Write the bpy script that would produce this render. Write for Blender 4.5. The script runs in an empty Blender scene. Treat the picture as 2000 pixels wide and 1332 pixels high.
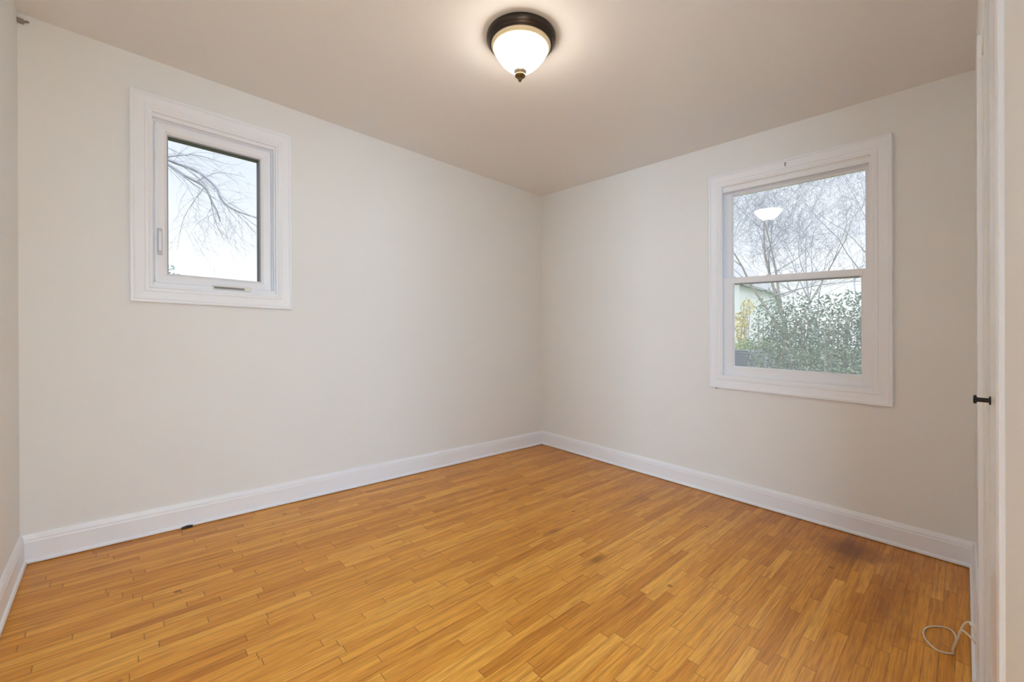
import bpy, bmesh, math, random
from mathutils import Vector, Matrix

scene = bpy.context.scene
C = scene.collection
PI = math.pi

# ------------------------------------------------------------------ camera
def set_camera():
    yaw, pitch, roll = 0.8188, -0.0205, 0.0291
    f = Vector((math.cos(yaw) * math.cos(pitch), math.sin(yaw) * math.cos(pitch), math.sin(pitch)))
    r = f.cross(Vector((0, 0, 1))).normalized()
    u = r.cross(f)
    r2 = r * math.cos(roll) + u * math.sin(roll)
    u2 = -r * math.sin(roll) + u * math.cos(roll)
    cam = bpy.data.cameras.new('camera')
    cam.sensor_width = 36.0
    cam.lens = 0.8264 * 18.0
    cam.clip_start = 0.02
    cam.clip_end = 300
    o = bpy.data.objects.new('camera', cam)
    m = Matrix((r2, u2, -f)).transposed().to_4x4()
    m.translation = Vector((-3.0558, -2.7951, 1.0822))
    o.matrix_world = m
    C.objects.link(o)
    scene.camera = o
set_camera()

# ------------------------------------------------------------------ sky, view
def set_world():
    w = bpy.data.worlds.new('overcast_sky')
    scene.world = w
    w.use_nodes = True
    nt = w.node_tree
    bg = nt.nodes['Background']
    tc = nt.nodes.new('ShaderNodeTexCoord')
    sep = nt.nodes.new('ShaderNodeSeparateXYZ')
    ramp = nt.nodes.new('ShaderNodeValToRGB')
    el = ramp.color_ramp.elements
    el.new(0.3); el.new(0.5)
    for e, (p, c) in zip(el, ((0.11, (1.10, 1.12, 1.15)), (0.30, (0.84, 0.92, 1.08)), (0.40, (0.92, 1.0, 1.14)), (0.62, (3.0, 3.1, 3.3)))):
        e.position = p; e.color = (*c, 1)
    noi = nt.nodes.new('ShaderNodeTexNoise')
    noi.inputs['Scale'].default_value = 2.2
    noi.inputs['Detail'].default_value = 5
    mix = nt.nodes.new('ShaderNodeMixRGB')
    mix.inputs[2].default_value = (0.98, 1.03, 1.14, 1)
    mix.blend_type = 'LIGHTEN'
    cr = nt.nodes.new('ShaderNodeValToRGB')
    cr.color_ramp.elements[0].position = 0.42
    cr.color_ramp.elements[1].position = 0.62
    L = nt.links
    L.new(tc.outputs['Generated'], sep.inputs[0])
    L.new(sep.outputs['Z'], ramp.inputs[0])
    L.new(tc.outputs['Generated'], noi.inputs['Vector'])
    L.new(noi.outputs['Fac'], cr.inputs[0])
    L.new(cr.outputs[0], mix.inputs[0])
    L.new(ramp.outputs[0], mix.inputs[1])
    L.new(mix.outputs[0], bg.inputs['Color'])
    bg.inputs['Strength'].default_value = 1.0
set_world()

vs = scene.view_settings
vs.view_transform = 'Standard'
vs.look = 'None'
vs.gamma = 1.0
vs.exposure = 0.10
vs.use_curve_mapping = False
scene.cycles.use_denoising = True
scene.cycles.max_bounces = 16
scene.cycles.diffuse_bounces = 10
scene.cycles.transparent_max_bounces = 24
scene.cycles.sample_clamp_indirect = 8.0

LAMP = Vector((-1.726, -1.376, 0))          # centre of the ceiling lamp
LAMP_POWER = 29.0

# unseen fill lights added outside the hall openings, tinted like daylight
def add_hall_fill():
    for loc, rot, power, col in (((-4.05, -5.42, 1.50), (PI / 2, 0, 0), 102, (0.49, 0.79, 1.07)), ((-5.12, -3.80, 1.50), (PI / 2, 0, -PI / 2), 335, (0.62, 0.835, 1.02))):
        ld = bpy.data.lights.new('hall_fill', 'AREA')
        ld.shape = 'RECTANGLE'; ld.size = 1.5; ld.size_y = 1.4
        ld.energy = power
        ld.color = col
        o = bpy.data.objects.new('hall_fill', ld)
        o.location = loc
        o.rotation_euler = rot
        C.objects.link(o)
add_hall_fill()

# ------------------------------------------------------------------ dimensions
# far corner of the room at the origin; long left wall runs along -x, window wall along -y
H = 2.42
XW, YS = -3.358, -2.872
KX, KY = -0.0107, 0.0367                    # sideways shear with height, put into the room to fit the view's lines
def sheared(x, y, z):  # room point with the fitted shear added, so uprights lean
    return Vector((x + KX * z, y + KY * z, z))

# ------------------------------------------------------------------ helpers
def tag(o, label=None, cat=None, group=None, kind=None):
    if label: o['label'] = label
    if cat: o['category'] = cat
    if group: o['group'] = group
    if kind: o['kind'] = kind
    return o

def empty(name, loc, label=None, cat=None, group=None, kind=None):
    o = bpy.data.objects.new(name, None)
    o.empty_display_size = 0.1
    o.location = loc
    C.objects.link(o)
    return tag(o, label, cat, group, kind)

def world_loc(o):
    v = Vector((0, 0, 0))
    while o is not None:
        v += o.location
        o = o.parent
    return v

class MB:
    """collects geometry for one mesh; house=True applies the fitted room shear"""
    def __init__(self, house=False):
        self.v, self.f, self.house = [], [], house
    def p(self, x, y, z):
        self.v.append(sheared(x, y, z) if self.house else Vector((x, y, z)))
        return len(self.v) - 1
    def box(self, x0, x1, y0, y1, z0, z1):
        i = [self.p(x, y, z) for z in (z0, z1) for (x, y) in ((x0, y0), (x1, y0), (x1, y1), (x0, y1))]
        for q in ((0, 3, 2, 1), (4, 5, 6, 7), (0, 1, 5, 4), (1, 2, 6, 5), (2, 3, 7, 6), (3, 0, 4, 7)):
            self.f.append([i[k] for k in q])
        return self
    def loft(self, rings, closed=True, cap=True):
        idx = [[self.p(*q) for q in r] for r in rings]
        n = len(idx[0])
        for a, b in zip(idx, idx[1:]):
            for k in range(n if closed else n - 1):
                j = (k + 1) % n
                self.f.append([a[k], a[j], b[j], b[k]])
        if cap:
            self.f.append(list(reversed(idx[0])))
            self.f.append(list(idx[-1]))
        return self
    def lathe(self, cx, cy, prof, n=48, cap=True):
        return self.loft([[(cx + r * math.cos(2 * PI * k / n), cy + r * math.sin(2 * PI * k / n), z) for k in range(n)]
                          for r, z in prof], True, cap)
    def tube(self, pts, rad, n=8, cap=True):
        pts = [Vector(q) for q in pts]
        rad = rad if isinstance(rad, (list, tuple)) else [rad] * len(pts)
        t0 = (pts[1] - pts[0]).normalized()
        ref = Vector((0, 0, 1)) if abs(t0.z) < 0.9 else Vector((1, 0, 0))
        u = t0.cross(ref).normalized()
        rings = []
        for i, q in enumerate(pts):
            t = (pts[min(i + 1, len(pts) - 1)] - pts[max(i - 1, 0)]).normalized()
            u = (u - t * u.dot(t)).normalized()
            w = t.cross(u)
            rings.append([tuple(q + (u * math.cos(2 * PI * k / n) + w * math.sin(2 * PI * k / n)) * rad[i]) for k in range(n)])
        return self.loft(rings, True, cap)
    def frame(self, axis, a0, a1, b0, b1, prof):
        """mitred picture-frame moulding; prof = (inset from outer edge, depth); axis 'x' lies in the wall y=const, 'y' in x=const"""
        def pt(a, b, d):
            return (a, d, b) if axis == 'x' else (d, a, b)
        rings = []
        for (ca, cb, sa, sb) in ((a0, b0, 1, 1), (a1, b0, -1, 1), (a1, b1, -1, -1), (a0, b1, 1, -1)):
            rings.append([pt(ca + sa * i, cb + sb * i, d) for i, d in prof])
        rings.append(rings[0])
        return self.loft(rings, True, False)
    def build(self, name, mat, parent=None, smooth=False, bevel=0.0):
        off = world_loc(parent) if parent is not None else Vector((0, 0, 0))
        me = bpy.data.meshes.new(name)
        me.from_pydata([tuple(q - off) for q in self.v], [], self.f)
        bm = bmesh.new(); bm.from_mesh(me)
        bmesh.ops.remove_doubles(bm, verts=bm.verts, dist=1e-6)
        bmesh.ops.recalc_face_normals(bm, faces=bm.faces)
        bm.to_mesh(me); bm.free()
        if smooth:
            for p in me.polygons: p.use_smooth = True
        me.materials.append(mat)
        o = bpy.data.objects.new(name, me)
        C.objects.link(o)
        if parent is not None: o.parent = parent
        if bevel:
            b = o.modifiers.new('bevel', 'BEVEL')
            b.width = bevel; b.segments = 2; b.limit_method = 'ANGLE'; b.angle_limit = math.radians(35)
        return o

# ------------------------------------------------------------------ materials
def principled(name, color, rough=0.5, metal=0.0, spec=0.5, bump=0.0, bscale=60, var=0.0, vscale=3.0):
    m = bpy.data.materials.new(name)
    m.use_nodes = True
    nt = m.node_tree
    b = nt.nodes['Principled BSDF']
    b.inputs['Base Color'].default_value = (*color, 1)
    b.inputs['Roughness'].default_value = rough
    b.inputs['Metallic'].default_value = metal
    b.inputs['Specular IOR Level'].default_value = spec
    if bump or var:
        tc = nt.nodes.new('ShaderNodeTexCoord')
    if var:
        n = nt.nodes.new('ShaderNodeTexNoise')
        n.inputs['Scale'].default_value = vscale
        n.inputs['Detail'].default_value = 4
        mx = nt.nodes.new('ShaderNodeMixRGB')
        mx.inputs[1].default_value = (*[c * (1 - var) for c in color], 1)
        mx.inputs[2].default_value = (*[min(1, c * (1 + var)) for c in color], 1)
        nt.links.new(tc.outputs['Object'], n.inputs['Vector'])
        nt.links.new(n.outputs['Fac'], mx.inputs[0])
        nt.links.new(mx.outputs[0], b.inputs['Base Color'])
    if bump:
        n2 = nt.nodes.new('ShaderNodeTexNoise')
        n2.inputs['Scale'].default_value = bscale
        n2.inputs['Detail'].default_value = 3
        bp = nt.nodes.new('ShaderNodeBump')
        bp.inputs['Strength'].default_value = bump
        bp.inputs['Distance'].default_value = 0.002
        nt.links.new(tc.outputs['Object'], n2.inputs['Vector'])
        nt.links.new(n2.outputs['Fac'], bp.inputs['Height'])
        nt.links.new(bp.outputs[0], b.inputs['Normal'])
    return m

def wood_floor():
    m = bpy.data.materials.new('oak_strip_floor')
    m.use_nodes = True
    nt = m.node_tree
    N, L = nt.nodes, nt.links
    b = N['Principled BSDF']
    def math_(op, a, b_=None, c=None):
        n = N.new('ShaderNodeMath'); n.operation = op
        for i, v in enumerate((a, b_, c)):
            if v is None: continue
            if isinstance(v, (int, float)): n.inputs[i].default_value = v
            else: L.new(v, n.inputs[i])
        return n.outputs[0]
    def white(v1, v2=None):
        n = N.new('ShaderNodeTexWhiteNoise')
        if v2 is None:
            n.noise_dimensions = '1D'; L.new(v1, n.inputs['W'])
        else:
            n.noise_dimensions = '2D'
            c = N.new('ShaderNodeCombineXYZ'); L.new(v1, c.inputs[0]); L.new(v2, c.inputs[1])
            L.new(c.outputs[0], n.inputs['Vector'])
        return n
    def noise(vec, scale, detail=4, rough=0.55):
        n = N.new('ShaderNodeTexNoise')
        n.inputs['Scale'].default_value = scale; n.inputs['Detail'].default_value = detail
        n.inputs['Roughness'].default_value = rough
        L.new(vec, n.inputs['Vector'])
        return n.outputs['Fac']
    def ramp(fac, stops):
        r = N.new('ShaderNodeValToRGB')
        el = r.color_ramp.elements
        while len(el) < len(stops): el.new(0.5)
        for e, (p, c) in zip(el, stops):
            e.position = p; e.color = (*c, 1) if len(c) == 3 else c
        L.new(fac, r.inputs[0])
        return r.outputs[0]
    def mixc(kind, fac, a, b_):
        n = N.new('ShaderNodeMixRGB'); n.blend_type = kind
        for i, v in enumerate((fac, a, b_)):
            if isinstance(v, (int, float)): n.inputs[i].default_value = v
            elif isinstance(v, tuple): n.inputs[i].default_value = (*v, 1)
            else: L.new(v, n.inputs[i])
        return n.outputs[0]
    tc = N.new('ShaderNodeTexCoord')
    sep = N.new('ShaderNodeSeparateXYZ'); L.new(tc.outputs['Object'], sep.inputs[0])
    X, Y = sep.outputs[0], sep.outputs[1]
    W = 0.0385
    yr = math_('DIVIDE', Y, W)
    row = math_('FLOOR', yr)
    fy = math_('FRACT', yr)
    rr = white(row).outputs['Value']
    length = math_('MULTIPLY_ADD', rr, 0.38, 0.30)
    xo = math_('DIVIDE', math_('MULTIPLY_ADD', rr, 37.7, math_('ADD', X, 20.0)), length)
    # uneven butt joints: jitter the coordinate with the row
    plank = math_('FLOOR', xo)
    fx = math_('FRACT', xo)
    wn = white(row, plank)
    idv = wn.outputs['Value']
    # grain coordinates, shifted per strip
    comb = N.new('ShaderNodeCombineXYZ')
    L.new(math_('MULTIPLY_ADD', idv, 31.0, math_('MULTIPLY', X, 2.2)), comb.inputs[0])
    L.new(math_('MULTIPLY_ADD', idv, 17.0, math_('MULTIPLY', Y, 46.0)), comb.inputs[1])
    L.new(math_('MULTIPLY', idv, 9.0), comb.inputs[2])
    g1 = noise(comb.outputs[0], 1.6, 5)
    comb2 = N.new('ShaderNodeCombineXYZ')
    L.new(math_('MULTIPLY_ADD', idv, 11.0, math_('MULTIPLY', X, 9.0)), comb2.inputs[0])
    L.new(math_('MULTIPLY', Y, 170.0), comb2.inputs[1])
    g2 = noise(comb2.outputs[0], 1.0, 3)
    base = ramp(idv, [(0.0, (0.590, 0.234, 0.026)), (0.05, (0.660, 0.277, 0.032)), (0.35, (0.735, 0.324, 0.042)),
                      (0.72, (0.790, 0.367, 0.052)), (1.0, (0.860, 0.440, 0.080))])
    # long dark mineral streaks that run along single strips
    comb3 = N.new('ShaderNodeCombineXYZ')
    L.new(math_('MULTIPLY_ADD', idv, 23.0, math_('MULTIPLY', X, 1.1)), comb3.inputs[0])
    L.new(math_('MULTIPLY_ADD', idv, 5.0, math_('MULTIPLY', Y, 24.0)), comb3.inputs[1])
    g3 = noise(comb3.outputs[0], 2.2, 5, 0.65)
    col = mixc('MULTIPLY', 0.8, base, ramp(g1, [(0.28, (0.70, 0.62, 0.50)), (0.52, (1, 1, 1)), (0.75, (1.08, 1.07, 1.02))]))
    col = mixc('MULTIPLY', 0.65, col, ramp(g2, [(0.36, (0.72, 0.66, 0.58)), (0.55, (1, 1, 1))]))
    col = mixc('MULTIPLY', 0.95, col, ramp(g3, [(0.50, (1, 1, 1)), (0.64, (0.80, 0.70, 0.54)), (0.74, (0.58, 0.46, 0.32))]))
    # short dark dashes where the strips meet
    comb4 = N.new('ShaderNodeCombineXYZ')
    L.new(math_('MULTIPLY', X, 7.0), comb4.inputs[0]); L.new(math_('MULTIPLY', row, 3.7), comb4.inputs[1])
    g4 = noise(comb4.outputs[0], 1.0, 4, 0.6)
    dash = ramp(g4, [(0.46, (0.25, 0.25, 0.25)), (0.62, (1, 1, 1))])
    # worn, ambered areas along the window wall and an old water stain
    blot = noise(tc.outputs['Object'], 2.4, 5, 0.6)
    wear = math_('MULTIPLY', math_('SMOOTH_MIN', 1.0, math_('MAXIMUM', 0.0, math_('MULTIPLY_ADD', X, 1.35, 1.0)), 0.1), blot)
    wearm = ramp(wear, [(0.08, (0, 0, 0)), (0.5, (1, 1, 1))])
    col = mixc('MIX', math_('MULTIPLY', wearm, 0.6), col, mixc('MULTIPLY', 1.0, col, (0.70, 0.55, 0.42)))
    def stain(cx, cy, sx, sy, amt, tint, ns=7.0):
        dx = math_('DIVIDE', math_('SUBTRACT', X, cx), sx)
        dy = math_('DIVIDE', math_('SUBTRACT', Y, cy), sy)
        d = math_('SQRT', math_('ADD', math_('MULTIPLY', dx, dx), math_('MULTIPLY', dy, dy)))
        d = math_('ADD', d, math_('MULTIPLY', math_('SUBTRACT', noise(tc.outputs['Object'], ns, 5, 0.65), 0.5), 1.6))
        msk = ramp(d, [(0.25, (1, 1, 1)), (1.0, (0, 0, 0))])
        return mixc('MIX', math_('MULTIPLY', msk, amt), col, mixc('MULTIPLY', 1.0, col, tint))
    col = stain(-0.26, -2.42, 0.22, 0.17, 0.9, (0.42, 0.33, 0.30))
    col = stain(-0.62, -2.62, 0.55, 0.10, 0.8, (0.62, 0.48, 0.36))
    col = stain(-1.35, -1.62, 0.10, 0.03, 0.9, (0.42, 0.36, 0.22))
    col = stain(-1.30, -1.30, 0.10, 0.03, 0.8, (0.5, 0.42, 0.26))
    col = stain(-0.55, -1.35, 0.30, 0.06, 0.7, (0.6, 0.48, 0.36))
    # scattered knots and nail holes
    vor = N.new('ShaderNodeTexVoronoi'); vor.inputs['Scale'].default_value = 3.6
    L.new(tc.outputs['Object'], vor.inputs['Vector'])
    knot = ramp(math_('ADD', vor.outputs['Distance'], math_('MULTIPLY', g2, 0.03)), [(0.045, (1, 1, 1)), (0.07, (0, 0, 0))])
    col = mixc('MIX', math_('MULTIPLY', knot, 0.75), col, mixc('MULTIPLY', 1.0, col, (0.32, 0.24, 0.16)))
    # joints
    ey = math_('MINIMUM', fy, math_('SUBTRACT', 1.0, fy))
    gy = math_('LESS_THAN', ey, 0.045)
    ex = math_('MULTIPLY', math_('MINIMUM', fx, math_('SUBTRACT', 1.0, fx)), length)
    gx = math_('LESS_THAN', ex, 0.0016)
    gap = math_('MAXIMUM', gx, math_('MULTIPLY', gy, dash))
    col = mixc('MIX', math_('MULTIPLY', gap, 0.62), col, (0.16, 0.06, 0.012))
    L.new(col, b.inputs['Base Color'])
    L.new(math_('MULTIPLY_ADD', g1, 0.2, 0.26), b.inputs['Roughness'])
    b.inputs['Specular IOR Level'].default_value = 0.40
    bp = N.new('ShaderNodeBump')
    bp.inputs['Strength'].default_value = 0.25; bp.inputs['Distance'].default_value = 0.002
    hgt = math_('SUBTRACT', math_('MULTIPLY_ADD', white(row, plank).outputs['Value'], 0.5, math_('MULTIPLY', g1, 0.4)), gap)
    L.new(hgt, bp.inputs['Height'])
    L.new(bp.outputs[0], b.inputs['Normal'])
    return m

def glass_mat(name, haze=0.0):
    m = bpy.data.materials.new(name)
    m.use_nodes = True
    nt = m.node_tree
    N, L = nt.nodes, nt.links
    N.remove(N['Principled BSDF'])
    out = N['Material Output']
    tr = N.new('ShaderNodeBsdfTransparent'); tr.inputs[0].default_value = (0.97, 0.985, 0.98, 1)
    gl = N.new('ShaderNodeBsdfGlossy'); gl.inputs['Roughness'].default_value = 0.02
    fr = N.new('ShaderNodeFresnel'); fr.inputs['IOR'].default_value = 1.5
    mx = N.new('ShaderNodeMixShader')
    L.new(fr.outputs[0], mx.inputs[0]); L.new(tr.outputs[0], mx.inputs[1]); L.new(gl.outputs[0], mx.inputs[2])
    last = mx.outputs[0]
    if haze:
        df = N.new('ShaderNodeBsdfTranslucent'); df.inputs[0].default_value = (0.9, 0.93, 0.95, 1)
        m2 = N.new('ShaderNodeMixShader'); m2.inputs[0].default_value = haze
        L.new(last, m2.inputs[1]); L.new(df.outputs[0], m2.inputs[2]); last = m2.outputs[0]
    L.new(last, out.inputs[0])
    return m

def shade_mat():
    """frosted glass bowl with the bulbs burning behind it: it is the room's lamp, so it gives off the light"""
    m = bpy.data.materials.new('glowing_frosted_glass')
    m.use_nodes = True
    b = m.node_tree.nodes['Principled BSDF']
    b.inputs['Base Color'].default_value = (0.9, 0.85, 0.72, 1)
    b.inputs['Roughness'].default_value = 0.3
    b.inputs['Emission Color'].default_value = (1.0, 0.915, 0.80, 1)
    b.inputs['Emission Strength'].default_value = LAMP_POWER
    return m

def leaf_mat(name, c1, c2):
    m = bpy.data.materials.new(name)
    m.use_nodes = True
    nt = m.node_tree
    N, L = nt.nodes, nt.links
    b = N['Principled BSDF']
    b.inputs['Roughness'].default_value = 0.5
    tc = N.new('ShaderNodeTexCoord')
    n = N.new('ShaderNodeTexNoise'); n.inputs['Scale'].default_value = 5; n.inputs['Detail'].default_value = 6
    r = N.new('ShaderNodeValToRGB')
    r.color_ramp.elements[0].position = 0.35; r.color_ramp.elements[1].position = 0.65
    r.color_ramp.elements[0].color = (*c1, 1); r.color_ramp.elements[1].color = (*c2, 1)
    L.new(tc.outputs['Object'], n.inputs['Vector']); L.new(n.outputs['Fac'], r.inputs[0]); L.new(r.outputs[0], b.inputs['Base Color'])
    return m

WALL = principled('off_white_wall_paint', (0.795, 0.805, 0.805), 0.62, bump=0.12, bscale=90, var=0.012, vscale=1.6)
CEIL = principled('off_white_ceiling_paint', (0.800, 0.800, 0.800), 0.7, bump=0.10, bscale=70)
TRIM = principled('white_trim_paint', (0.845, 0.875, 0.935), 0.38, bump=0.05, bscale=40)
DAYLITDOOR = principled('daylight_tinted_door_paint', (0.86, 0.90, 0.97), 0.25)  # daylight from the crank window put into the colour, bluer than the trim
VINYL = principled('white_vinyl', (0.845, 0.870, 0.925), 0.32)
GASKET = principled('black_exterior_stop', (0.030, 0.032, 0.036), 0.6)
GREYSEAL = principled('grey_glazing_seal', (0.30, 0.31, 0.33), 0.6)
BRONZE = principled('oil_rubbed_bronze', (0.055, 0.042, 0.036), 0.32, metal=0.75, bump=0.06, bscale=30)
ANTIQUE = principled('antique_brass', (0.20, 0.125, 0.055), 0.35, metal=0.9)
NICKEL = principled('satin_nickel', (0.62, 0.58, 0.52), 0.3, metal=0.9)
BLACK = principled('black_metal', (0.018, 0.016, 0.016), 0.4, metal=0.4)
DARKHW = principled('dark_grey_hardware', (0.22, 0.21, 0.20), 0.5)
CREAMGLASS = principled('cream_lamp_glass', (0.86, 0.76, 0.52), 0.25)
TAUPE = principled('taupe_painted_metal', (0.30, 0.265, 0.23), 0.6)
LOCKGREY = principled('pale_grey_lock_plate', (0.60, 0.60, 0.62), 0.4)
PLASTIC = principled('white_plastic', (0.80, 0.79, 0.77), 0.35)
CABLE = principled('ivory_cable', (0.72, 0.66, 0.54), 0.45)
GLASS = glass_mat('window_glass')
SCREEN = glass_mat('screened_window_glass', 0.10)
BARK = principled('pale_grey_bark', (0.440, 0.440, 0.530), 0.9, var=0.25, vscale=6)
BARK2 = principled('brown_grey_bark', (0.400, 0.345, 0.315), 0.9, var=0.3, vscale=5)
FLOOR = wood_floor()

# ------------------------------------------------------------------ room shell
def shell():
    T = 0.11
    o = MB().box(XW - 1.7, T, -5.4, T, -0.12, 0).build('floor', FLOOR)
    tag(o, 'honey-coloured narrow strip oak floor with dark stains', 'floor', kind='structure')
    m = MB(True)
    m.box(XW - 1.7, T, -5.4, T, H, H + 0.12)
    tag(m.build('ceiling', CEIL), 'plain off-white ceiling around the flush lamp', 'ceiling', kind='structure')
    def wall_with_hole(name, axis, a0, a1, h, d0, d1, label):
        mb = MB(True)
        ha0, ha1, hz0, hz1 = h
        for (p0, p1, z0, z1) in ((a0, ha0, 0, H), (ha1, a1, 0, H), (ha0, ha1, 0, hz0), (ha0, ha1, hz1, H)):
            if axis == 'x': mb.box(p0, p1, d0, d1, z0, z1)
            else: mb.box(d0, d1, p0, p1, z0, z1)
        tag(mb.build(name, WALL), label, 'wall', kind='structure')
    wall_with_hole('wall_north', 'x', XW, T, (-2.925, -2.335, 1.245, 2.152), 0, T, 'off-white wall with the small crank window, left of the far corner')
    wall_with_hole('wall_east', 'y', YS, 0, (-2.500, -1.665, 0.805, 2.108), 0, T, 'off-white wall with the tall sash window, right of the far corner')
    tag(MB(True).box(XW - T, XW, YS - T, T, 0, H).build('wall_west', WALL), 'off-white side wall seen as a narrow strip at the left edge', 'wall', kind='structure')
    # the right-hand wall with two door openings and a doorway added for the fill light
    mb = MB(True)
    y0, y1 = YS - T, YS
    for (p0, p1, z0, z1) in ((XW, -3.32, 0, H), (-3.32, -2.56, 2.05, H), (-2.56, -2.10, 0, H), (-2.10, -1.38, 2.035, H), (-1.38, -1.31, 0, H), (-1.31, -1.12, 1.965, H), (-1.12, T, 0, H)):
        mb.box(p0, p1, y0, y1, z0, z1)
    tag(mb.build('wall_south', WALL), 'off-white side wall seen edge-on at the right edge with two doors', 'wall', kind='structure')
    # unseen hall added behind the doorway, its openings let the fill lights in
    mb = MB(True)
    mb.box(XW - 1.7, XW - T, YS - T, YS, 0, H)
    for (p0, p1, z0, z1) in ((-5.4, -4.55, 0, H), (-3.05, YS - T, 0, H), (-4.55, -3.05, 0, 0.80), (-4.55, -3.05, 2.20, H)):
        mb.box(XW - 1.7, XW - 1.6, p0, p1, z0, z1)
    mb.box(-2.15, -2.05, -5.4, YS - T, 0, H)
    for (p0, p1, z0, z1) in ((XW - 1.6, -4.80, 0, H), (-3.30, -2.15, 0, H), (-4.80, -3.30, 0, 0.80), (-4.80, -3.30, 2.20, H)):
        mb.box(p0, p1, -5.4, -5.29 + 0.0, z0, z1)
    tag(mb.build('wall_added_hall', WALL), 'off-white walls of an unseen hall added around the fill light', 'wall', kind='structure')
    mb = MB(True)  # lining of the added doorway that lets the hall fill in
    for (p0, p1, z0, z1) in ((-3.32, -3.302, 0, 2.05), (-2.578, -2.56, 0, 2.05), (-3.302, -2.578, 2.032, 2.05)):
        mb.box(p0, p1, YS - T - 0.004, YS + 0.003, z0, z1)
    tag(mb.build('trim_1', TRIM), 'white lining of the unseen doorway added for the fill light', 'door lining', kind='structure')
shell()

def baseboards():
    prof = [(0.0, 0.004), (0.023, 0.004), (0.023, 0.012), (0.0205, 0.018), (0.0145, 0.021), (0.0145, 0.094), (0.0125, 0.100),
            (0.0125, 0.108), (0.0095, 0.118), (0.006, 0.127), (0.0, 0.128)]
    def run(name, p0, p1, nrm, m0, m1, label):
        # m0 / m1: mitre amount along the run per unit depth
        p0, p1, nrm = Vector(p0), Vector(p1), Vector(nrm)
        t = (p1 - p0).normalized()
        mb = MB(True)
        rings = []
        for base, k in ((p0, m0), (p1, -m1)):
            rings.append([tuple(base + nrm * d + t * (k * d) + Vector((0, 0, z))) for d, z in prof])
        mb.loft(rings, True, True)
        tag(mb.build(name, TRIM), label, 'baseboard', kind='structure')
    run('baseboard_north', (XW, 0, 0), (0, 0, 0), (0, -1, 0), 1, 1, 'long white baseboard under the crank window wall')
    run('baseboard_east', (0, 0, 0), (0, YS, 0), (-1, 0, 0), 1, 1, 'white baseboard under the sash window wall')
    run('baseboard_west', (XW, YS, 0), (XW, 0, 0), (1, 0, 0), 1, 1, 'short white baseboard at the left edge')
    run('baseboard_south', (0, YS, 0), (-1.05, YS, 0), (0, 1, 0), 1, 0, 'short white baseboard beside the closet door at the right edge')
baseboards()

# ------------------------------------------------------------------ window 1 (crank casement, north wall)
def window_one():
    w = empty('window_1', sheared(-2.626, 0, 1.2), 'small white crank casement window with a wide moulded casing', 'window', kind='structure')
    A0, A1, B0, B1 = -2.996, -2.256, 1.181, 2.243
    prof = [(0, 0.0), (0, -0.019), (0.004, -0.0225), (0.014, -0.0225), (0.019, -0.018), (0.024, -0.0165), (0.056, -0.0135),
            (0.060, -0.0165), (0.072, -0.0165), (0.078, -0.012), (0.087, -0.011), (0.088, 0.0)]
    MB(True).frame('x', A0, A1, B0, B1, prof).build('casing', TRIM, w)
    # jamb lining
    i0, i1, k0, k1 = -2.908, -2.350, 1.262, 2.136
    MB(True).frame('x', -2.925, -2.335, 1.245, 2.152, [(0, 0.002), (0, 0.108), (0.017, 0.108), (0.017, 0.002)]).build('jamb', TRIM, w)
    MB(True).frame('x', i0, i1, k0, k1, [(0, 0.030), (0, 0.060), (0.011, 0.060), (0.011, 0.040), (0.005, 0.030)]).build('window_frame', VINYL, w)
    # sill block carrying the crank
    MB(True).box(i0, i1, 0.004, 0.06, k0, k0 + 0.026).build('inner_sill', VINYL, w, bevel=0.003)
    g0, g1, h0, h1 = -2.845, -2.416, 1.330, 2.069
    s = MB(True).frame('x', i0 + 0.013, i1 - 0.013, k0 + 0.028, k1 - 0.013,
        [(0, 0.030), (0, 0.062), (0.0505, 0.062), (0.0505, 0.048), (0.044, 0.040), (0.036, 0.034), (0.010, 0.030)]).build('sash', VINYL, w)
    s['label'] = 'white casement sash'
    MB(True).frame('x', g0 - 0.004, g1 + 0.004, h0 - 0.004, h1 + 0.004, [(0, 0.046), (0, 0.052), (0.007, 0.052), (0.007, 0.046)]).build('glazing_seal', GREYSEAL, w)
    # dark outside stop beyond the glass
    MB(True).frame('x', g0 - 0.03, g1 + 0.03, h0 - 0.03, h1 + 0.03, [(0, 0.060), (0, 0.112), (0.032, 0.112), (0.032, 0.060)]).build('outer_stop', GASKET, w)
    MB(True).box(g0 - 0.006, g1 + 0.006, 0.051, 0.054, h0 - 0.006, h1 + 0.006).build('pane', GLASS, w)
    # lever lock on the left stile
    lk = MB(True).box(-2.889, -2.868, 0.022, 0.031, 1.432, 1.570).build('lock_plate', LOCKGREY, w, bevel=0.004)
    mb = MB(True)
    mb.loft([[(-2.8785 + 0.0065 * math.cos(a) , yy, z + 0.010 * math.sin(a)) for a in [2 * PI * k / 10 for k in range(10)]]
             for yy, z in ((0.024, 1.545), (0.008, 1.545))])
    mb.loft([[(-2.8785 + dx, 0.010 - 0.008 * t + dy, 1.552 - 0.10 * t) for dx, dy in ((-0.006, -0.004), (0.006, -0.004), (0.006, 0.004), (-0.006, 0.004))]
             for t in (0, 0.35, 0.7, 1.0)])
    mb.build('lever', VINYL, lk, bevel=0.0015)
    # folding crank in the sill
    MB(True).box(-2.655, -2.470, -0.004, 0.030, 1.272, 1.296).build('crank_cover', PLASTIC, w, bevel=0.004)
    MB(True).box(-2.650, -2.505, -0.0055, 0.0, 1.277, 1.289).build('crank_handle', DARKHW, w, bevel=0.002)
window_one()

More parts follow.
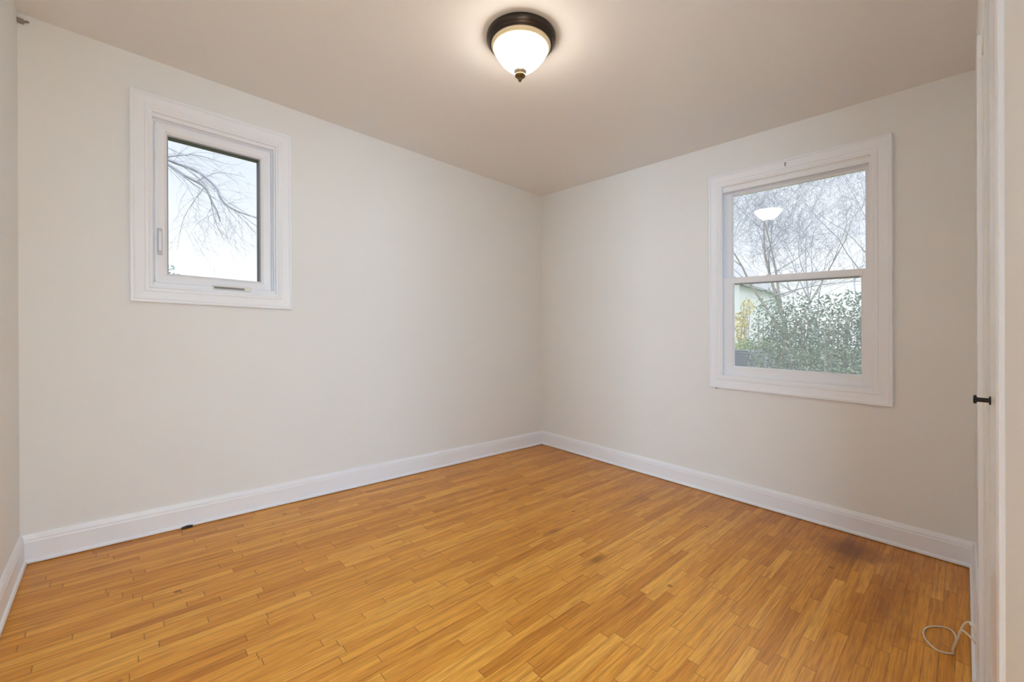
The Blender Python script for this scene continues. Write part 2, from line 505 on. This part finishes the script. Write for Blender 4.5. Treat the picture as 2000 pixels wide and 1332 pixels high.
# ------------------------------------------------------------------ window 2 (double-hung, east wall)
def window_two():
    w = empty('window_2', sheared(0, -2.09, 0.76), 'tall white double-hung sash window with bare trees and hedge outside', 'window', kind='structure')
    A0, A1, B0, B1 = -2.574, -1.611, 0.741, 2.208
    D = -1
    prof = [(0, 0.0), (0, -0.019), (0.004, -0.0225), (0.014, -0.0225), (0.019, -0.018), (0.025, -0.0165), (0.058, -0.0135),
            (0.062, -0.0165), (0.076, -0.0165), (0.083, -0.012), (0.090, -0.011), (0.091, 0.0)]
    MB(True).frame('y', A0, A1, B0, B1, prof).build('casing', TRIM, w)
    MB(True).frame('y', -2.500, -1.665, 0.805, 2.108, [(0, 0.002), (0, 0.108), (0.017, 0.108), (0.017, 0.002)]).build('jamb', TRIM, w)
    # parting stops / tracks
    i0, i1, k0, k1 = -2.483, -1.682, 0.822, 2.091
    MB(True).frame('y', i0, i1, k0, k1, [(0, 0.004), (0, 0.018), (0.010, 0.018), (0.010, 0.004)]).build('inner_stop', VINYL, w)
    MB(True).frame('y', i0, i1, k0, k1, [(0, 0.0455), (0, 0.0515), (0.012, 0.0515), (0.012, 0.0455)]).build('parting_bead', VINYL, w)
    MB(True).frame('y', i0, i1, k0, k1, [(0, 0.082), (0, 0.108), (0.020, 0.108), (0.020, 0.082)]).build('outer_stop', VINYL, w)
    MB(True).box(0.02, 0.10, i0, i1, k0, k0 + 0.018).build('inner_sill', VINYL, w)
    def sash(name, d0, d1, z0, z1, gl, mat, label):
        ga0, ga1, gz0, gz1 = gl
        mb = MB(True)
        # four rails with a bevelled glazing edge
        def prism(pts_a, pts_b):
            mb.loft([pts_a, pts_b])
        a0, a1 = i0 + 0.002, i1 - 0.002
        dm = d0 + 0.010
        e = 0.008
        mb.box(d0, d1, a0, ga0 - e, z0, z1); mb.box(d0, d1, ga1 + e, a1, z0, z1)
        mb.box(d0, d1, ga0 - e, ga1 + e, z0, gz0 - e); mb.box(d0, d1, ga0 - e, ga1 + e, gz1 + e, z1)
        o = mb.build(name, VINYL, w, bevel=0.002)
        o['label'] = label
        MB(True).frame('y', ga0 - e, ga1 + e, gz0 - e, gz1 + e, [(0, d0 + 0.003), (0, d1 - 0.003), (e, d1 - 0.008), (e, dm)]).build('glazing_bead', VINYL, o)
        MB(True).box(dm + 0.002, dm + 0.005, ga0 - 0.004, ga1 + 0.004, gz0 - 0.004, gz1 + 0.004).build('pane', mat, o)
        return o
    sash('upper_sash', 0.053, 0.080, 1.462, 2.089, (-2.452, -1.748, 1.503, 2.062), GLASS, 'upper sash set further out, clear pane')
    lo = sash('lower_sash', 0.019, 0.044, 0.840, 1.497, (-2.437, -1.764, 0.899, 1.449), SCREEN, 'lower sash nearer the room, pane behind a screen')
    MB(True).box(0.012, 0.024, -2.43, -1.77, 1.449, 1.456).build('lift_rail', GREYSEAL, lo)
window_two()

# ------------------------------------------------------------------ doors on the right-hand wall
def doors():
    d = empty('door_1', sheared(-1.74, YS, 0), 'white closet door seen edge-on with a small black knob', 'door', kind='structure')
    MB(True).box(-2.096, -1.384, YS - 0.045, YS - 0.008, 0.008, 2.032).build('door_panel', DAYLITDOOR, d, bevel=0.002)
    kn = MB(True)
    kx, kz, yb = -1.435, 0.945, YS - 0.008
    def ring(y, r): return [(kx + r * math.cos(2 * PI * k / 20), y, kz + r * math.sin(2 * PI * k / 20)) for k in range(20)]
    kn.loft([ring(yb + y, r) for y, r in ((0.0, 0.011), (0.003, 0.011), (0.004, 0.0058), (0.0235, 0.0058), (0.0245, 0.0105), (0.0285, 0.0115), (0.0305, 0.009))])
    o = kn.build('knob', BLACK, d, smooth=False)
    o['label'] = 'small black pull knob'
    MB(True).box(-2.17, -2.10, YS - 0.002, YS + 0.006, 0, 2.105).build('casing', TRIM, d, bevel=0.002)
    d2 = empty('door_2', sheared(-1.2, YS, 0), 'narrow recessed white closet door seen edge-on beyond the knob', 'door', kind='structure')
    MB(True).box(-1.306, -1.124, YS - 0.05, YS - 0.010, 0.008, 1.962).build('door_panel', TRIM, d2, bevel=0.002)
    MB(True).box(-1.12, -1.05, YS - 0.002, YS + 0.0095, 0, 2.03).build('casing', TRIM, d2, bevel=0.002)
doors()

# ------------------------------------------------------------------ ceiling lamp
def ceiling_lamp():
    x, y = LAMP.x, LAMP.y
    L0 = empty('ceiling_light', (x, y, H), 'flush ceiling light with dark bronze rim and glowing frosted glass bowl', 'ceiling light')
    pan = [(0.02, H), (0.150, H), (0.1555, H - 0.003), (0.1572, H - 0.010), (0.1565, H - 0.018), (0.153, H - 0.025), (0.149, H - 0.029),
           (0.1475, H - 0.030), (0.1465, H - 0.034), (0.142, H - 0.039), (0.1370, H - 0.041), (0.134, H - 0.040), (0.132, H - 0.022), (0.02, H - 0.018)]
    MB().lathe(x, y, pan, 72, True).build('rim', BRONZE, L0, smooth=True)
    lip = [(0.1325, H - 0.036), (0.1345, H - 0.040), (0.1345, H - 0.045), (0.1315, H - 0.0495), (0.1285, H - 0.050), (0.1275, H - 0.055), (0.1235, H - 0.058), (0.1215, H - 0.056), (0.125, H - 0.036)]
    lp = MB().lathe(x, y, lip, 72, False).build('bowl_lip', CREAMGLASS, L0, smooth=True)
    lp['label'] = 'cream stepped lip of the glass bowl'
    bowl = [(0.1225, H - 0.055), (0.1185, H - 0.066), (0.1115, H - 0.079), (0.101, H - 0.094), (0.087, H - 0.111), (0.071, H - 0.127),
            (0.054, H - 0.140), (0.040, H - 0.147), (0.026, H - 0.151), (0.012, H - 0.152)]
    b = MB().lathe(x, y, bowl, 72, False).build('glass_bowl', shade_mat(), L0, smooth=True)
    b['label'] = 'frosted cream glass bowl, lit from inside'
    fin = [(0.010, H - 0.144), (0.024, H - 0.148), (0.0290, H - 0.152), (0.0290, H - 0.157), (0.0215, H - 0.161), (0.019, H - 0.165)]
    f = MB().lathe(x, y, fin, 32).build('finial_cup', NICKEL, L0, smooth=True)
    fin2 = [(0.018, H - 0.164), (0.0235, H - 0.168), (0.0235, H - 0.176), (0.018, H - 0.181), (0.010, H - 0.184), (0.008, H - 0.188), (0.0085, H - 0.194), (0.005, H - 0.199), (0.001, H - 0.200)]
    f2 = MB().lathe(x, y, fin2, 32).build('finial', ANTIQUE, L0, smooth=True)
    f2['label'] = 'turned brass finial'
ceiling_lamp()

# ------------------------------------------------------------------ small things
def smooth_path(pts, n=8):
    pts = [Vector(p) for p in pts]
    out = []
    for i in range(len(pts) - 1):
        p0, p1, p2, p3 = pts[max(i - 1, 0)], pts[i], pts[i + 1], pts[min(i + 2, len(pts) - 1)]
        for k in range(n):
            t = k / n
            out.append(0.5 * ((2 * p1) + (p2 - p0) * t + (2 * p0 - 5 * p1 + 4 * p2 - p3) * t * t + (3 * p1 - p0 - 3 * p2 + p3) * t ** 3))
    out.append(pts[-1])
    return out

def small_things():
    # jack on the closet casing and its cable
    j = empty('wall_jack', sheared(-1.085, YS + 0.0095, 0.09), 'small white jack plate low on the closet casing', 'wall jack')
    MB(True).box(-1.118, -1.052, YS + 0.0095, YS + 0.0135, 0.095, 0.262).build('plate', PLASTIC, j, bevel=0.002)
    MB(True).box(-1.096, -1.074, YS + 0.0135, YS + 0.021, 0.185, 0.21).build('socket', PLASTIC, j, bevel=0.002)
    r = 0.0030
    path = [(-1.080, -2.848, 0.200), (-1.055, -2.838, 0.198), (-1.035, -2.829, 0.182), (-1.022, -2.8215, 0.155), (-1.005, -2.814, 0.112), (-0.97, -2.806, 0.062),
            (-0.935, -2.804, 0.018), (-0.907, -2.806, r), (-0.9156, -2.800, r), (-0.9270, -2.782, r), (-0.9260, -2.7624, r), (-0.899, -2.7418, r), (-0.8681, -2.731, r), (-0.8275, -2.7272, r), (-0.7881, -2.7357, r),
            (-0.7592, -2.752, r), (-0.739, -2.7742, r), (-0.7355, -2.7955, r), (-0.765, -2.808, r + 0.002), (-0.82, -2.811, r + 0.005), (-0.90, -2.803, r + 0.007)]
    cab = empty('cable', (-0.85, -2.80, 0), 'thin ivory cable lying in a loose loop on the floor by the jack', 'cable')
    MB().tube(smooth_path(path), r, 8).build('cord', CABLE, cab, smooth=True)
    MB().tube([(-1.084, -2.849, 0.200), (-1.066, -2.842, 0.200)], 0.007, 12).build('plug', PLASTIC, cab)
    MB().tube(smooth_path([(-1.078, -2.850, 0.150), (-1.05, -2.838, 0.152), (-1.024, -2.8225, 0.150)]), r, 8).build('tail', CABLE, cab, smooth=True)
    # hook left over the sash window
    h = MB(True)
    h.tube(smooth_path([(-0.010, -2.081, 2.178), (-0.024, -2.081, 2.177), (-0.034, -2.081, 2.172), (-0.036, -2.081, 2.163), (-0.030, -2.081, 2.157), (-0.024, -2.081, 2.160)], 5), 0.0026, 8)
    tag(h.build('cup_hook', DARKHW), 'tiny grey cup hook screwed into the casing above the sash window', 'hook')
    # bracket left in the upper corner by the ceiling
    h = MB(True)
    h.box(XW, XW + 0.020, -0.020, 0.0, 2.376, 2.392)
    h.tube([(XW + 0.016, -0.006, 2.384), (XW + 0.034, -0.022, 2.384)], 0.005, 8)
    tag(h.build('corner_bracket', TAUPE), 'small dark bracket in the upper corner at the left edge', 'bracket')
    # dark chip at the skirting
    h = MB()
    h.loft([[(-2.800, -0.022, 0), (-2.800, -0.034, 0), (-2.800, -0.034, 0.006), (-2.800, -0.022, 0.008)],
            [(-2.775, -0.022, 0), (-2.775, -0.036, 0), (-2.775, -0.034, 0.011), (-2.775, -0.023, 0.013)],
            [(-2.752, -0.022, 0), (-2.752, -0.031, 0), (-2.752, -0.029, 0.009), (-2.752, -0.023, 0.010)]])
    tag(h.build('wood_chip', BLACK), 'small dark chip lying against the baseboard below the crank window', 'chip')
    h = MB(True).tube([(0.0, -1.660, 0.7385), (-0.014, -1.660, 0.7375)], 0.0035, 8)
    tag(h.build('nail', BLACK), 'dark nail end under the lower left corner of the sash window', 'nail')
small_things()

# ------------------------------------------------------------------ outdoors
GZ = -0.75
LAWN = principled('winter_lawn', (0.16, 0.20, 0.09), 0.95, var=0.35, vscale=1.2)
def outdoors():
    rnd = random.Random(7)
    m = MB().box(-60, 140, -90, 110, GZ - 0.2, GZ)
    tag(m.build('ground', LAWN), 'lawn outside the windows', 'lawn', kind='structure')

    def tree(name, base, lean, height, r0, mat, label, seed, levels=4, first=0.28, spread=0.75, limbs=None, group='bare trees outside', twig=1.0):
        R = random.Random(seed)
        root = empty(name, base, label, 'tree', group)
        trunk, br = MB(), MB()
        def grow(p, d, length, rad, lev):
            n = 6 if lev < 2 else 4
            pts, rads = [p.copy()], [rad]
            q, dd = p.copy(), d.normalized()
            for i in range(n):
                dd = (dd + Vector((R.uniform(-1, 1), R.uniform(-1, 1), R.uniform(-0.7, 0.9))) * (0.16 + 0.05 * lev)).normalized()
                q = q + dd * (length / n)
                pts.append(q.copy()); rads.append(rad * (1 - 0.80 * ((i + 1) / n) ** 0.75))
            (trunk if lev == 0 else br).tube(pts, rads, 8 if lev == 0 else (5 if lev < 3 else 3), lev < 2)
            if lev >= levels: return
            k = (7, 5, 4, 3)[min(lev, 3)]
            for j in range(k):
                t = first + (1 - first) * (j + R.random() * 0.9) / k
                idx = min(n, max(1, int(round(t * n))))
                ax = Vector((R.uniform(-1, 1), R.uniform(-1, 1), R.uniform(-0.35, 0.8))).normalized()
                nd = (dd * 0.55 + ax * spread).normalized()
                grow(pts[idx], nd, length * R.uniform(0.45, 0.72), max(0.0035 * twig, rads[idx] * R.uniform(0.5, 0.7)), lev + 1)
        if limbs:
            b0 = Vector(base)
            fork = b0 + Vector((0, 0.05, 1.85))
            trunk.tube([tuple(b0), tuple(b0 + Vector((0.02, 0.0, 0.9))), tuple(fork)], [0.15, 0.12, 0.11], 10)
            for (d, ln, rr) in limbs: grow(fork.copy(), Vector(d), ln, rr, 0)
        else:
            grow(Vector(base), Vector(lean), height, r0, 0)
        trunk.build('trunk', mat, root, smooth=True)
        br.build('branches', BARK, root, smooth=True)
        return root
    # multi-stemmed tree seen through the sash window
    tree('bare_tree', (10.3, 0.45, GZ), None, 0, 0, BARK2, 'multi-stemmed bare tree with pale brown stems standing behind the hedge', 11, 5, 0.3, 0.7,
         limbs=[((-0.05, 0.70, 1.0), 3.6, 0.055), ((0.05, 0.42, 1.0), 3.8, 0.060), ((0.1, 0.12, 1.0), 3.8, 0.055), ((0.0, -0.45, 1), 3.4, 0.035)])
    tree('bare_tree', (19.0, 6.4, GZ), (0, -0.05, 1), 6.8, 0.08, BARK, 'pale bare tree beyond the parked car', 23, 5, spread=0.5, twig=1.3)
    tree('bare_tree', (18.5, -1.6, GZ), (0, 0.06, 1), 7.0, 0.08, BARK, 'pale bare tree behind the right end of the hedge', 31, 5, spread=0.5, twig=1.3)
    tree('bare_tree', (34.0, 2.4, GZ), (0, 0.0, 1), 12.0, 0.13, BARK, 'tall bare tree furthest back beyond the hedge', 37, 5, spread=0.55, twig=2.2)
    tree('bare_tree', (24.5, 2.3, GZ), (0.1, 0.0, 1), 8.5, 0.09, BARK, 'mid-distance bare tree between the two pale trees behind the hedge', 53, 5, spread=0.5, twig=1.6)
    # large tree whose limbs hang in front of the crank window
    t = empty('overhanging_tree', (-4.6, 7.6, GZ), 'large bare tree with limbs hanging outside the crank window', 'tree')
    trunk, br = MB(), MB()
    R = random.Random(5)
    top = Vector((-4.2, 7.4, 5.2))
    trunk.tube(smooth_path([(-4.6, 7.6, GZ), (-4.5, 7.5, 1.2), (-4.35, 7.45, 3.2), top], 5), 0.17, 10)
    def limb(pts, r0, lev):
        P = smooth_path(pts, 6)
        rads = [r0 * (1 - 0.75 * i / (len(P) - 1)) for i in range(len(P))]
        br.tube(P, rads, 6 if lev == 0 else (4 if lev == 1 else 3), False)
        if lev >= 3: return
        for k in range((9, 6, 4)[lev]):
            i = int((0.12 + 0.86 * (k + R.random()) / (9, 6, 4)[lev]) * (len(P) - 2))
            d = (P[min(i + 2, len(P) - 1)] - P[i]).normalized()
            ln = (1.25, 0.7, 0.36)[lev] * R.uniform(0.6, 1.25)
            a = Vector((R.uniform(-1, 1), R.uniform(-1, 1), R.uniform(-0.9, 0.8)))
            a = (d * 0.75 + a * 0.8).normalized()
            b_ = (a + Vector((0.25, 0, R.uniform(-0.55, 0.15)))).normalized()
            limb([P[i], P[i] + a * ln * 0.5, P[i] + (a + b_) * ln * 0.5], max(0.0022, rads[i] * 0.42), lev + 1)
    limb([top, (-3.5, 7.0, 4.75), (-2.8, 6.75, 4.0), (-2.41, 6.7, 3.80), (-2.17, 6.7, 3.67), (-1.91, 6.7, 3.55), (-1.79, 6.7, 3.30), (-1.71, 6.7, 3.14), (-1.66, 6.75, 2.98)], 0.042, 0)
    limb([top, (-3.4, 7.2, 4.95), (-2.8, 6.9, 4.15), (-2.41, 6.8, 3.92), (-2.02, 6.75, 3.82), (-1.75, 6.7, 3.60), (-1.63, 6.7, 3.36), (-1.43, 6.7, 3.24), (-1.05, 6.7, 3.17), (-0.6, 6.8, 3.2)], 0.042, 0)
    limb([top, (-3.2, 7.2, 5.9), (-2.2, 7.0, 5.75), (-1.2, 7.0, 5.45), (-0.2, 7.1, 5.0)], 0.055, 0)
    limb([top, (-3.4, 7.6, 6.3), (-2.6, 7.8, 6.6), (-1.5, 7.9, 6.4), (-0.3, 8.0, 6.0)], 0.05, 0)
    limb([top, (-4.6, 7.2, 6.2), (-5.2, 7.0, 7.0)], 0.06, 0)
    trunk.build('trunk', BARK, t, smooth=True)
    br.build('branches', BARK, t, smooth=True)

    def leafy(name, boxes, count, size, mat, label, cat, seed, stem_mat=None, group=None):
        R = random.Random(seed)
        cx = sum(b[0] for b in boxes) / len(boxes); cy = sum(b[1] for b in boxes) / len(boxes)
        root = empty(name, (cx, cy, GZ), label, cat, group)
        mb, st = MB(), MB()
        tot = sum(b[3] * b[4] * b[5] for b in boxes)
        for (x, y, z, rx, ry, rz) in boxes:
            for k in range(int(count * rx * ry * rz / tot)):
                while True:
                    u = Vector((R.uniform(-1, 1), R.uniform(-1, 1), R.uniform(-1, 1)))
                    if 0.35 < u.length < 1: break
                c = Vector((x + u.x * rx, y + u.y * ry, z + u.z * rz))
                a = Vector((R.uniform(-1, 1), R.uniform(-1, 1), R.uniform(-0.6, 1))).normalized()
                b_ = a.cross(Vector((R.uniform(-1, 1), R.uniform(-1, 1), R.uniform(-1, 1)))).normalized()
                s = size * R.uniform(0.6, 1.3)
                i = [mb.p(*(c - a * s)), mb.p(*(c + b_ * s * 0.45)), mb.p(*(c + a * s)), mb.p(*(c - b_ * s * 0.45))]
                mb.f.append(i)
            for k in range(4):
                st.tube([(x + R.uniform(-0.2, 0.2) * rx, y + R.uniform(-0.3, 0.3) * ry, GZ), (x + R.uniform(-0.4, 0.4) * rx, y + R.uniform(-0.5, 0.5) * ry, z + rz * 0.6)], [0.03, 0.012], 5)
        mb.build('foliage', mat, root)
        st.build('stems', BARK2, root)
        return root
    EVERG = leaf_mat('evergreen_leaves', (0.10, 0.155, 0.120), (0.26, 0.33, 0.27))
    LIGHTG = leaf_mat('light_green_leaves', (0.20, 0.30, 0.10), (0.36, 0.44, 0.20))
    YELLOW = leaf_mat('yellow_leaves', (0.55, 0.45, 0.12), (0.70, 0.60, 0.25))
    hb = []
    for k in range(16):
        y = -4.1 + 0.30 * k
        hb.append((8.2 + rnd.uniform(-0.2, 0.2), y, 0.55 + rnd.uniform(-0.1, 0.1), 0.6, 0.42, 1.78 + rnd.uniform(-0.18, 0.18) - 0.05 * max(0, k - 12)))
    leafy('hedge', hb, 34000, 0.040, EVERG, 'tall grey-green evergreen hedge beyond the sash window', 'hedge', 3)
    leafy('shrub', [(15.0, 2.35, 0.55, 0.5, 0.5, 0.62), (15.0, 3.05, 0.5, 0.5, 0.5, 0.6)], 2400, 0.05, LIGHTG, 'low light green shrub above the roof of the parked car', 'shrub', 4)
    leafy('shrub', [(21.0, 5.02, 2.72, 0.4, 0.36, 0.5), (21.0, 5.35, 1.9, 0.5, 0.45, 0.6), (21.0, 5.25, 0.9, 0.5, 0.4, 0.6)], 700, 0.085, YELLOW, 'shrub with yellow leaves in front of the white house', 'shrub', 5)
    leafy('conifer', [(-2.28, 9.0, 0.62, 0.42, 0.5, 1.75)], 2500, 0.05, EVERG, 'green treetop at the lower left of the crank window', 'tree', 6)
    # white house beyond
    SID = principled('white_siding', (0.80, 0.82, 0.85), 0.7)
    ROOF = principled('grey_roof_shingles', (0.42, 0.42, 0.45), 0.9, var=0.2, vscale=8)
    DARKG = principled('dark_window_glass', (0.05, 0.06, 0.08), 0.15)
    hs = empty('house', (28, 9.5, GZ), 'white sided house far behind the hedge', 'house')
    MB().box(25, 33, 6.8, 12.5, GZ, 4.4).build('wall', SID, hs)
    for (ya, za, yb, zb) in ((6.5, 4.35, 9.25, 6.7), (9.25, 6.7, 12.8, 4.35)):
        MB().loft([[(24.7, ya, za), (33.3, ya, za), (33.3, yb, zb), (24.7, yb, zb)], [(24.7, ya, za + 0.15), (33.3, ya, za + 0.15), (33.3, yb, zb + 0.15), (24.7, yb, zb + 0.15)]]).build('roof', ROOF, hs)
    MB().loft([[(25.0, 6.8, 4.4), (25.0, 12.5, 4.4), (25.0, 9.25, 6.6)], [(33.0, 6.8, 4.4), (33.0, 12.5, 4.4), (33.0, 9.25, 6.6)]]).build('gable', SID, hs)
    for yy in (8.0, 10.5):
        f = MB().box(24.95, 25.02, yy, yy + 0.9, 0.6, 1.9).build('window', DARKG, hs)
    # parked car
    PAINT = principled('dark_blue_car_paint', (0.05, 0.065, 0.11), 0.25)
    TYRE = principled('tyre_rubber', (0.02, 0.02, 0.02), 0.8)
    c = empty('car', (12.4, 2.3, GZ), 'dark blue parked car left of the hedge', 'car')
    prof = [(-2.1, 0.35), (-2.1, 0.75), (-1.9, 0.90), (-0.95, 0.98), (1.75, 0.98), (2.1, 0.85), (2.15, 0.40)]
    def side(x, ins=0): return [(12.4 + x, 2.3 + yy, GZ + zz) for yy, zz in prof]
    MB().loft([side(-0.86), side(0.86)]).build('body', PAINT, c, bevel=0.04)
    cp = [(-0.95, 0.97), (-0.45, 1.42), (0.75, 1.44), (1.45, 0.97)]
    MB().loft([[(12.4 + s * (0.82 if zz < 1 else 0.68), 2.3 + yy, GZ + zz) for yy, zz in cp] for s in (-1, 1)]).build('cabin', DARKG, c, bevel=0.03)
    MB().loft([[(12.4 + s * 0.66, 2.3 + yy, GZ + zz) for yy, zz in ((-0.5, 1.41), (-0.42, 1.46), (0.72, 1.47), (0.85, 1.42))] for s in (-1, 1)]).build('roof', PAINT, c, bevel=0.01)
    for yy in (-1.35, 1.35):
        for s in (-1, 1):
            MB().loft([[(12.4 + s * xx, 2.3 + yy + 0.31 * math.cos(2 * PI * k / 20), GZ + 0.31 + 0.31 * math.sin(2 * PI * k / 20)) for k in range(20)] for xx in (0.68, 0.88)]).build('wheel', TYRE, c)
outdoors()
